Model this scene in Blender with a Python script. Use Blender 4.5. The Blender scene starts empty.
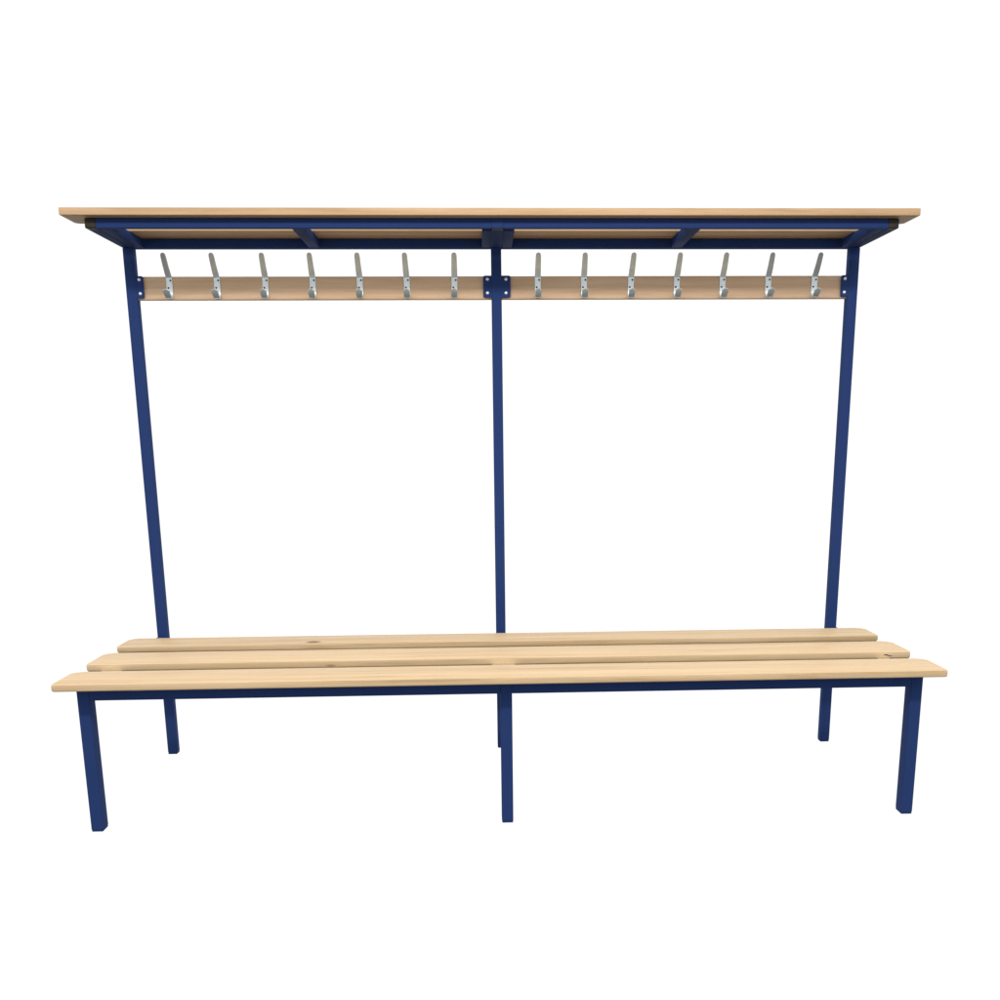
import bpy, bmesh, math
from mathutils import Vector, Matrix

scene = bpy.context.scene
COL = scene.collection

# ------------------------------------------------------------------ dimensions (metres)
T = 0.027            # square tube
W = 0.9676           # half distance over the outer tubes
D = 0.600            # front face of the uprights
H = 0.3629           # top of the seat
TH = 0.0150          # slat thickness
ZR = 0.3142          # underside of the seat rail
ZA = 1.3692          # underside of the shelf arms
AH = 0.0230          # arm height
SB = ZA + AH         # underside of the shelf boards
ST = 1.4084          # top of the shelf boards
YF = 0.3420          # front face of the shelf tube
BZ0, BZ1 = 1.2428, 1.3005

# ------------------------------------------------------------------ materials
def newmat(name):
    m = bpy.data.materials.new(name); m.use_nodes = True
    nt = m.node_tree
    return m, nt, nt.nodes['Principled BSDF']

def N(nt, typ, **kw):
    n = nt.nodes.new(typ)
    for k, v in kw.items():
        if k in n.inputs: n.inputs[k].default_value = v
        else: setattr(n, k, v)
    return n

def vmath(nt, op, a, b):
    n = nt.nodes.new('ShaderNodeVectorMath'); n.operation = op
    for i, s in enumerate((a, b)):
        if isinstance(s, (tuple, list)): n.inputs[i].default_value = s
        elif s is not None: nt.links.new(s, n.inputs[i])
    return n

def math_(nt, op, a, b=None, clamp=False):
    n = nt.nodes.new('ShaderNodeMath'); n.operation = op; n.use_clamp = clamp
    for i, s in enumerate((a, b)):
        if s is None: continue
        if isinstance(s, (int, float)): n.inputs[i].default_value = s
        else: nt.links.new(s, n.inputs[i])
    return n.outputs[0]

def mixc(nt, fac, a, b, blend='MIX'):
    n = nt.nodes.new('ShaderNodeMix'); n.data_type = 'RGBA'; n.blend_type = blend
    for idx, s in ((0, fac), (6, a), (7, b)):
        if isinstance(s, (int, float)): n.inputs[idx].default_value = s
        elif isinstance(s, tuple): n.inputs[idx].default_value = (*s, 1) if len(s) == 3 else s
        else: nt.links.new(s, n.inputs[idx])
    return n.outputs[2]

def wood(name, light, mid, dark, rough=.5, knots=(), spec=.18):
    m, nt, bs = newmat(name); L = nt.links.new
    tc = N(nt, 'ShaderNodeTexCoord'); oi = N(nt, 'ShaderNodeObjectInfo')
    off = vmath(nt, 'SCALE', (13.7, 7.3, 5.1), None); L(oi.outputs['Random'], off.inputs['Scale'])
    p = vmath(nt, 'ADD', tc.outputs['Object'], off.outputs[0])
    # slow wander of the grain
    w = N(nt, 'ShaderNodeTexNoise', Scale=1.0, Detail=2.0)
    L(vmath(nt, 'MULTIPLY', p.outputs[0], (2.2, 5, 5)).outputs[0], w.inputs['Vector'])
    wv = vmath(nt, 'SCALE', w.outputs['Color'], None); wv.inputs['Scale'].default_value = .035
    q = vmath(nt, 'ADD', p.outputs[0], vmath(nt, 'MULTIPLY', wv.outputs[0], (0, 1, 1)).outputs[0])
    # broad bands
    g1 = N(nt, 'ShaderNodeTexNoise', Scale=1.0, Detail=5.0, Roughness=.6)
    L(vmath(nt, 'MULTIPLY', q.outputs[0], (1.6, 55, 55)).outputs[0], g1.inputs['Vector'])
    # fine fibres
    g2 = N(nt, 'ShaderNodeTexNoise', Scale=1.0, Detail=6.0, Roughness=.7)
    L(vmath(nt, 'MULTIPLY', q.outputs[0], (14, 420, 420)).outputs[0], g2.inputs['Vector'])
    # patches of tone
    g3 = N(nt, 'ShaderNodeTexNoise', Scale=1.0, Detail=2.0)
    L(vmath(nt, 'MULTIPLY', p.outputs[0], (3.0, 9, 9)).outputs[0], g3.inputs['Vector'])
    r1 = N(nt, 'ShaderNodeValToRGB'); L(g1.outputs['Fac'], r1.inputs[0])
    e = r1.color_ramp.elements
    e[0].position = .32; e[0].color = (*dark, 1); e[1].position = .62; e[1].color = (*light, 1)
    n = r1.color_ramp.elements.new(.46); n.color = (*mid, 1)
    c = mixc(nt, .12, r1.outputs[0], mid)
    f3 = N(nt, 'ShaderNodeMapRange'); L(g3.outputs['Fac'], f3.inputs[0])
    f3.inputs[1].default_value = .3; f3.inputs[2].default_value = .7; f3.inputs[3].default_value = 0; f3.inputs[4].default_value = .45
    c = mixc(nt, f3.outputs[0], c, (mid[0]*1.0, mid[1]*.94, mid[2]*.86))
    f2 = N(nt, 'ShaderNodeMapRange'); L(g2.outputs['Fac'], f2.inputs[0])
    f2.inputs[1].default_value = .30; f2.inputs[2].default_value = .72; f2.inputs[3].default_value = .90; f2.inputs[4].default_value = 1.06
    comb = N(nt, 'ShaderNodeCombineColor')
    for i in range(3): L(f2.outputs[0], comb.inputs[i])
    c = mixc(nt, 1.0, c, comb.outputs[0], 'MULTIPLY')
    tone = N(nt, 'ShaderNodeMapRange'); L(oi.outputs['Random'], tone.inputs[0])
    tone.inputs[3].default_value = .93; tone.inputs[4].default_value = 1.04
    ct = N(nt, 'ShaderNodeCombineColor')
    for i in range(3): L(tone.outputs[0], ct.inputs[i])
    c = mixc(nt, 1.0, c, ct.outputs[0], 'MULTIPLY')
    # knots, splits and streaks that sit at one place in the timber
    for (cx, cy, cz), (rx, ry, rz), colr, soft, amt in knots:
        d = vmath(nt, 'SUBTRACT', tc.outputs['Object'], (cx, cy, cz))
        wob = vmath(nt, 'SCALE', g1.outputs['Color'], None); wob.inputs['Scale'].default_value = .55
        d2 = vmath(nt, 'MULTIPLY', d.outputs[0], (1/rx, 1/ry, 1/rz))
        d3 = vmath(nt, 'ADD', d2.outputs[0], vmath(nt, 'SUBTRACT', wob.outputs[0], (.27, .27, .27)).outputs[0])
        ln = vmath(nt, 'LENGTH', d3.outputs[0], None)
        k = N(nt, 'ShaderNodeMapRange'); k.interpolation_type = 'SMOOTHSTEP'
        L(ln.outputs['Value'], k.inputs[0])
        k.inputs[1].default_value = 1 - soft; k.inputs[2].default_value = 1.0
        k.inputs[3].default_value = amt; k.inputs[4].default_value = 0
        c = mixc(nt, k.outputs[0], c, colr)
    L(c, bs.inputs['Base Color'])
    bs.inputs['Roughness'].default_value = rough
    bs.inputs['Specular IOR Level'].default_value = spec
    bp = N(nt, 'ShaderNodeBump', Strength=.12, Distance=.0006)
    L(g2.outputs['Fac'], bp.inputs['Height']); L(bp.outputs[0], bs.inputs['Normal'])
    return m

KN = (.17, .10, .05)
SEATW = wood('seat_wood', (.72, .54, .335), (.645, .470, .275), (.48, .33, .175), .5, knots=[
    ((-.499, .398, H), (.045, .020, .020), (.52, .34, .17), .8, .55),
    ((-.485, .37, H-.009), (.055, .02, .010), (.50, .34, .18), .8, .6),
    ((-.499, .404, H), (.024, .016, .012), (.12, .07, .035), .6, .9),
    ((-.275, -.012, H), (.090, .0035, .006), (.42, .28, .14), .7, .75),
    ((-.165, -.020, H), (.050, .0030, .006), (.46, .31, .16), .7, .6),
    ((.9400, .158, .3568), (.0075, .012, .0019), (.05, .03, .02), .4, .95),
    ((.9490, .158, .3545), (.0085, .012, .0016), (.07, .045, .03), .5, .95),
    ((.80, .45, H), (.05, .012, .01), (.55, .36, .19), .9, .5),
    ((-.42, .16, .352), (.018, .01, .004), (.28, .18, .10), .7, .7),
])
SHELFW = wood('shelf_wood', (.62, .44, .28), (.545, .375, .225), (.41, .27, .15), .6, spec=.08)
RAILW = wood('coat_rail_wood', (.70, .515, .355), (.63, .45, .30), (.51, .35, .225), .55, spec=.12)

def paint():
    m, nt, bs = newmat('blue_powder_coat'); L = nt.links.new
    tc = N(nt, 'ShaderNodeTexCoord')
    n = N(nt, 'ShaderNodeTexNoise', Scale=9.0, Detail=3.0); L(tc.outputs['Object'], n.inputs['Vector'])
    L(mixc(nt, n.outputs['Fac'], (.0205, .0435, .148), (.0240, .0500, .164)), bs.inputs['Base Color'])
    bs.inputs['Roughness'].default_value = .65
    bs.inputs['Specular IOR Level'].default_value = .03
    n2 = N(nt, 'ShaderNodeTexNoise', Scale=900.0, Detail=2.0); L(tc.outputs['Object'], n2.inputs['Vector'])
    bp = N(nt, 'ShaderNodeBump', Strength=.05, Distance=.0003); L(n2.outputs['Fac'], bp.inputs['Height'])
    L(bp.outputs[0], bs.inputs['Normal'])
    return m
BLUE = paint()

def plain(name, colr, rough, metal=0., spec=.5, var=.06, scale=60):
    m, nt, bs = newmat(name); L = nt.links.new
    tc = N(nt, 'ShaderNodeTexCoord')
    n = N(nt, 'ShaderNodeTexNoise', Scale=float(scale), Detail=4.0); L(tc.outputs['Object'], n.inputs['Vector'])
    a = tuple(v*(1-var) for v in colr); b = tuple(min(1, v*(1+var)) for v in colr)
    L(mixc(nt, n.outputs['Fac'], a, b), bs.inputs['Base Color'])
    bs.inputs['Roughness'].default_value = rough; bs.inputs['Metallic'].default_value = metal
    bs.inputs['Specular IOR Level'].default_value = spec
    return m
ZINC = plain('brushed_zinc', (.74, .83, .86), .34, .55)
SCREW = plain('dark_screw_head', (.035, .035, .035), .5, .3)
RIVET = plain('bright_rivet', (.78, .79, .80), .35, .5)
CAP = plain('black_plastic', (.030, .022, .016), .6, spec=.3)
BRACK = plain('pale_steel', (.62, .59, .53), .5, .1)

# ------------------------------------------------------------------ mesh helpers
def obj(name, bm, mats, parent, loc=(0, 0, 0)):
    me = bpy.data.meshes.new(name); bm.to_mesh(me); bm.free()
    for m in (mats if isinstance(mats, (list, tuple)) else [mats]): me.materials.append(m)
    for p in me.polygons: p.use_smooth = True
    o = bpy.data.objects.new(name, me); COL.objects.link(o); o.location = loc
    if parent: o.parent = parent
    try: me.set_sharp_from_angle(angle=math.radians(40))
    except Exception: pass
    return o

def box(x0, x1, y0, y1, z0, z1, bev=0., seg=3, vert=None, vseg=6, only=None):
    """box; vert: radius of the rounded plan corners, bev: radius of the edges"""
    bm = bmesh.new(); bmesh.ops.create_cube(bm, size=1)
    for v in bm.verts:
        v.co = Vector(((x0 if v.co.x < 0 else x1), (y0 if v.co.y < 0 else y1), (z0 if v.co.z < 0 else z1)))
    if vert:
        ax = vert[1]
        es = [e for e in bm.edges if abs((e.verts[0].co - e.verts[1].co).normalized()[ax]) > .9]
        bmesh.ops.bevel(bm, geom=es, offset=vert[0], segments=vseg, affect='EDGES', profile=.5)
    if bev:
        if vert:
            es = [e for e in bm.edges if len(e.link_faces) == 2 and
                  e.link_faces[0].normal.angle(e.link_faces[1].normal) > math.radians(50)]
        else:
            es = list(bm.edges)
        bmesh.ops.bevel(bm, geom=es, offset=bev, segments=seg, affect='EDGES', profile=.5)
    bmesh.ops.recalc_face_normals(bm, faces=bm.faces)
    return bm

def board(x0, x1, y0, y1, z0, z1, rf, rb, bev, seg=3, low=None):
    """a timber board: plan corners rounded by rf (front) and rb (back), then all edges eased by bev"""
    bm = bmesh.new(); pts = []
    for cx, cy, r, a0 in ((x0, y0, rf, 180), (x1, y0, rf, 270), (x1, y1, rb, 0), (x0, y1, rb, 90)):
        ox = cx + r if cx == x0 else cx - r; oy = cy + r if cy == y0 else cy - r
        for k in range(7):
            a = math.radians(a0 + 90*k/6); pts.append((ox + r*math.cos(a), oy + r*math.sin(a)))
    lo = [bm.verts.new((p[0], p[1], z0)) for p in pts]; hi = [bm.verts.new((p[0], p[1], z1)) for p in pts]
    n = len(pts)
    bm.faces.new(list(reversed(lo))); bm.faces.new(hi)
    for i in range(n): bm.faces.new((lo[i], lo[(i+1) % n], hi[(i+1) % n], hi[i]))
    for zz, rr in ((z1, bev), (z0, low or bev)):
        es = [e for e in bm.edges if abs(e.verts[0].co.z - zz) < 1e-6 and abs(e.verts[1].co.z - zz) < 1e-6]
        bmesh.ops.bevel(bm, geom=es, offset=rr, segments=seg, affect='EDGES', profile=.5, clamp_overlap=True)
    bmesh.ops.recalc_face_normals(bm, faces=bm.faces)
    return bm

def tube(axis, x0, x1, y0, y1, z0, z1, r=.0022, end=.0006):
    """rectangular steel tube: its long edges rounded, its ends nearly sharp"""
    bm = bmesh.new(); bmesh.ops.create_cube(bm, size=1)
    for v in bm.verts:
        v.co = Vector(((x0 if v.co.x < 0 else x1), (y0 if v.co.y < 0 else y1), (z0 if v.co.z < 0 else z1)))
    es = [e for e in bm.edges if abs((e.verts[0].co - e.verts[1].co).normalized()[axis]) > .9]
    bmesh.ops.bevel(bm, geom=es, offset=r, segments=3, affect='EDGES', profile=.5)
    bmesh.ops.recalc_face_normals(bm, faces=bm.faces)
    return bm

def join(bms):
    out = bmesh.new()
    for b, mi in bms:
        me = bpy.data.meshes.new('tmp'); b.to_mesh(me); b.free()
        n = len(out.faces); out.from_mesh(me); bpy.data.meshes.remove(me)
        out.faces.ensure_lookup_table()
        for f in out.faces[n:]: f.material_index = mi
    return out

# ------------------------------------------------------------------ the bench
root = bpy.data.objects.new('cloakroom_bench', None); COL.objects.link(root)
root.empty_display_size = .2
root['label'] = 'long slatted wooden bench with blue steel frame, overhead shelf and two rails of coat hooks'
root['category'] = 'bench'

# seat slats (front, middle, back)
for y0, y1, th in ((-.0503, .0860, .0152), (.1580, .2990, .0178), (.3699, .4905, .0160)):
    obj('seat_slat', board(-1.003, 1.003, y0, y1, H-th, H, .0090, .022, .0030, 4, low=(.0035 if y0 < 0 else .0062)), SEATW, root)

# front legs with chamfered plastic-capped feet, uprights, seat supports
ZS = H - .0172
G = .0008
LD = .036            # depth of the front legs
for xa, xb in ((-W, -W+T), (-T/2-.001, T/2-.001), (W-T, W)):
    leg = obj('front_leg', tube(2, xa, xb, 0, LD, .006, ZS), BLUE, root)
    obj('foot_cap', box(xa+.0004, xb-.0004, .0004, LD-.0004, 0, .0058, bev=.0022, seg=2), BLUE, leg)
    up = obj('upright', tube(2, xa, xb, D, D+T, .006, ZA-.0003), BLUE, root)
    obj('foot_cap', box(xa+.0004, xb-.0004, D+.0004, D+T-.0004, 0, .0058, bev=.0022, seg=2), BLUE, up)
    obj('seat_support', tube(1, xa, xb, LD+G, D-G, ZR, ZS), BLUE, root)
# seat rail between the legs, two bays
obj('seat_rail', tube(0, -W+T+.0002, -T/2-.0012, .0004, T-.0004, ZR, ZS+.002, r=.0016), BLUE, root)
obj('seat_rail', tube(0, T/2-.0008, W-T-.0002, .0004, T-.0004, ZR, ZS+.002, r=.0016), BLUE, root)
# pale fixing plates on the supports, seen in the gap between front and middle slat
for xm, w in ((-W+T/2+.012, .048), (-.003, .056), (W-T/2-.020, .030)):
    obj('slat_bracket', box(xm-w/2, xm+w/2, .068, .166, ZS+.0002, ZS+.0018, bev=.0004, seg=1), BRACK, root)

# shelf: two boards, front tube in two bays, rear beam in two bays, five arms
obj('shelf_board', board(-1.0130, 1.0060, .3116, .4160, SB, ST, .003, .014, .0018), SHELFW, root)
obj('shelf_board', board(-.953, .953, .503, .612, SB, ST, .003, .010, .0018), SHELFW, root)
FD = .014                                   # depth of the front tube
cut = -W + .0262
for a, b in ((cut, -T/2-.0015), (T/2-.0005, -cut)):
    sr = obj('shelf_rail', tube(0, a, b, YF, YF+FD, ZA, SB-.0004, r=.0018), BLUE, root)
    xo, xi = (a-.0262, a-.0004) if a < -.5 else (b+.0004, b+.0262)
    obj('end_cap', join([(box(xo, xi, YF+.0002, YF+FD+.004, ZA-.0002, SB-.0006, bev=.003, seg=3), 0)]), CAP, sr)
for a, b in ((-W+T+.0002, -T/2-.0012), (T/2-.0008, W-T-.0002)):
    obj('rear_beam', tube(0, a, b, D, D+T, ZA, SB-.0004), BLUE, root)
AY = YF + FD + .0045
for xa in (-W, -.4885, .4885-T, W-T):
    y1 = D + T if abs(xa) > .8 else D - .0004
    obj('shelf_arm', tube(1, xa, xa+T, AY if abs(xa) > .8 else YF+FD+.0003, y1, ZA+.0003, SB-.0006, r=.0016), BLUE, root)
obj('shelf_arm', tube(1, -T/2-.001, T/2-.001, YF-.0012, D+T, ZA+.0003, SB-.0006, r=.0016), BLUE, root)
# joining plates that flank the middle upright under the shelf
for a, b in ((-W+T+.0006, -W+T+.0268), (-.0378, -T/2-.0012), (T/2-.0008, .0402), (W-T-.0250, W-T-.0006)):
    obj('joining_plate', tube(1, a, b, (.378 if abs(a) < .5 else AY), D-.0006, ZA+.0006, SB-.0008, r=.0012), BLUE, root)
obj('joint_cap', box(-T/2-.0005, T/2-.0015, YF+.001, YF+.012, ZA-.0022, ZA+.0001, bev=.0005, seg=1), CAP, root)

# mounting plates with two rivets each
PY = D + .0032
def rivet_bm(x, z, y):
    bm = bmesh.new()
    bmesh.ops.create_uvsphere(bm, u_segments=16, v_segments=8, radius=.0042)
    bmesh.ops.scale(bm, vec=(1, .45, 1), verts=bm.verts)
    bmesh.ops.translate(bm, vec=(x, y, z), verts=bm.verts)
    return bm
plates = [(-W+T-.0010, -W+T+.0190), (-T/2-.0225, -T/2+.0020), (T/2-.0045, T/2+.0225), (W-T-.0190, W-T+.0010)]
for i, (a, b) in enumerate(plates):
    pl = obj('mounting_plate', box(a, b, D+.0010, D+.0042, BZ0+.003, BZ1+.0005, bev=.0005, seg=1, vert=(.0045, 1)), BLUE, root)
    for dz in (.0490, .0148):
        obj('rivet', rivet_bm(((a+b)/2, -T/2-.0115, T/2+.0105, (a+b)/2)[i], BZ0+dz, D+.0008), RIVET, pl)

# ---- coat hook: one bent strip, swept
def crom(pts, n):
    P = [Vector(p) for p in pts]; P = [2*P[0]-P[1]] + P + [2*P[-1]-P[-2]]
    out = []
    for i in range(1, len(P)-2):
        for k in range(n):
            t = k/n
            out.append(.5*((2*P[i]) + (-P[i-1]+P[i+1])*t + (2*P[i-1]-5*P[i]+4*P[i+1]-P[i+2])*t*t
                           + (-P[i-1]+3*P[i]-3*P[i+1]+P[i+2])*t**3))
    out.append(P[-2]); return out

def hook_bm():
    # (y, z, half width); y forward is negative, back of the plate at y = 0
    pts = [(-.0440, .1085, .0066), (-.0360, .0970, .0070), (-.0240, .0800, .0074), (-.0125, .0665, .0078),
           (-.0040, .0575, .0078), (-.0018, .0520, .0080), (-.0018, .0400, .0080), (-.0018, .0250, .0080),
           (-.0022, .0140, .0080), (-.0060, .0050, .0080), (-.0150, .0030, .0080), (-.0255, .0080, .0083),
           (-.0345, .0145, .0088), (-.0420, .0210, .0088)]
    path = crom([(p[0], p[1], p[2]) for p in pts], 5)
    # trim the ends to round tips
    L = [0]
    for a, b in zip(path, path[1:]): L.append(L[-1] + math.hypot(a.x-b.x, a.y-b.y))
    bm = bmesh.new(); th = .0026
    rings = []
    S = sorted(set([round(s, 6) for s in L] + [.0003, .0010, .0022, .0038, L[-1]-.0003, L[-1]-.0010, L[-1]-.0024, L[-1]-.0044]))
    def at(s):
        for i in range(len(L)-1):
            if L[i+1] >= s or i == len(L)-2:
                t = (s-L[i])/max(1e-9, L[i+1]-L[i]); return path[i].lerp(path[i+1], t)
    for s in S:
        c = at(s); a = at(max(0, s-.0008)); b = at(min(L[-1], s+.0008))
        tx, tz = b.x-a.x, b.y-a.y; l = math.hypot(tx, tz); tx /= l; tz /= l
        nx, nz = -tz, tx
        w = c.z
        e = min(s, L[-1]-s)
        if e < w: w = w*math.sqrt(max(0.03, 1-((w-e)/w)**2))
        h = th/2; ch = .0006
        prof = [(-w, -h+ch), (-w+ch, -h), (w-ch, -h), (w, -h+ch), (w, h-ch), (w-ch, h), (-w+ch, h), (-w, h-ch)]
        rings.append([bm.verts.new((x, c.x+nx*n, c.y+nz*n)) for x, n in prof])
    for r0, r1 in zip(rings, rings[1:]):
        for k in range(8):
            bm.faces.new((r0[k], r0[(k+1) % 8], r1[(k+1) % 8], r1[k]))
    bm.faces.new(rings[0]); bm.faces.new(list(reversed(rings[-1])))
    bmesh.ops.recalc_face_normals(bm, faces=bm.faces)
    parts = [(bm, 0)]
    for x, z in ((.0035, .0475), (-.0028, .0290)):
        s = bmesh.new()
        bmesh.ops.create_cone(s, cap_ends=True, segments=14, radius1=.0026, radius2=.0021, depth=.0016)
        bmesh.ops.rotate(s, matrix=Matrix.Rotation(math.pi/2, 3, 'X'), verts=s.verts)
        bmesh.ops.translate(s, vec=(x, -.0036, z), verts=s.verts)
        parts.append((s, 1))
    return join(parts)

BY = D + .0068
rails = []
for a, b in ((-W+T-.0020, -T/2+.0020), (T/2-.0040, W-T+.0020)):
    rails.append(obj('coat_rail', box(a, b, BY, BY+.018, BZ0-.0005, BZ1, bev=.0035, seg=4), RAILW, root))
hooks_x = ([-.8556+.12385*i for i in range(7)], [.1085+.12355*i for i in range(7)])
proto = None
for rail, xs in zip(rails, hooks_x):
    for i, x in enumerate(xs):
        if proto is None:
            h = proto = obj('coat_hook', hook_bm(), [ZINC, SCREW], rail, (x, BY, BZ0))
        else:
            h = proto.copy(); COL.objects.link(h); h.parent = rail; h.location = (x, BY, BZ0)
        h.rotation_euler = (0, math.radians(((i*5+3) % 7-3)*.45), 0)

# ------------------------------------------------------------------ invented studio world: brightness by direction, shaped to light the bench
world = bpy.data.worlds.new('World'); scene.world = world; world.use_nodes = True
nt = world.node_tree; L = nt.links.new
bg = nt.nodes['Background']
tc = N(nt, 'ShaderNodeTexCoord'); sx = N(nt, 'ShaderNodeSeparateXYZ'); L(tc.outputs['Generated'], sx.inputs[0])
def sm(v, a, b, c=0., d=1.):
    n = N(nt, 'ShaderNodeMapRange'); n.interpolation_type = 'SMOOTHSTEP'; L(v, n.inputs[0])
    for i, q in enumerate((a, b, c, d)): n.inputs[i+1].default_value = q
    return n.outputs[0]
x, y, z = sx.outputs
hyp = math_(nt, 'SQRT', math_(nt, 'ADD', math_(nt, 'MULTIPLY', x, x), math_(nt, 'MULTIPLY', y, y)))
az = math_(nt, 'DIVIDE', y, math_(nt, 'MAXIMUM', hyp, 1e-4))
back = math_(nt, 'MULTIPLY', sm(az, .48, .70), sm(z, -.68, -.56))       # white world background, cut off low down so undersides stay dark
top_fill = sm(z, .25, .60)                                                 # added overhead world light for the top faces
rest = sm(z, -.52, -.22, .02, .88)          # added all-round fill that lifts shaded upright faces, nearly dark below
v = math_(nt, 'MAXIMUM', math_(nt, 'MAXIMUM', math_(nt, 'MULTIPLY', back, 1.06), math_(nt, 'MULTIPLY', top_fill, 1.15)), rest)
cc = N(nt, 'ShaderNodeCombineColor')
for i in range(3): L(v, cc.inputs[i])
L(cc.outputs[0], bg.inputs['Color']); bg.inputs['Strength'].default_value = 1.0

def area(name, loc, target, size, power, colr=(1, 1, 1)):
    l = bpy.data.lights.new(name, 'AREA'); l.shape = 'RECTANGLE'; l.size, l.size_y = size; l.energy = power; l.color = colr
    o = bpy.data.objects.new(name, l); COL.objects.link(o); o.location = loc
    o.rotation_euler = (Vector(target)-Vector(loc)).to_track_quat('-Z', 'Y').to_euler()
    return o
area('key_lamp', (0, -1.25, 2.02), (0, .3, .8), (2.8, .12), 31, (1, .97, .93))

# ------------------------------------------------------------------ camera
cam = bpy.data.cameras.new('Camera'); co = bpy.data.objects.new('Camera', cam); COL.objects.link(co)
r = Vector((.999112, -.041485, -.007344)); u = Vector((.016647, .228607, .973376)); f = Vector((.038701, .972634, -.229095))
M = Matrix((r, u, -f)).transposed().to_4x4(); M.translation = Vector((-.05089, -2.27496, .88614))
co.matrix_world = M
cam.sensor_width = 36; cam.sensor_fit = 'HORIZONTAL'; cam.lens = 1025.14*36/1000
cam.shift_x = -.02386; cam.shift_y = .17816
cam.clip_start = .05; cam.clip_end = 200
scene.camera = co

scene.view_settings.view_transform = 'Standard'
scene.view_settings.look = 'None'
scene.view_settings.exposure = 0; scene.view_settings.gamma = 1
scene.view_settings.use_curve_mapping = False
scene.render.film_transparent = False
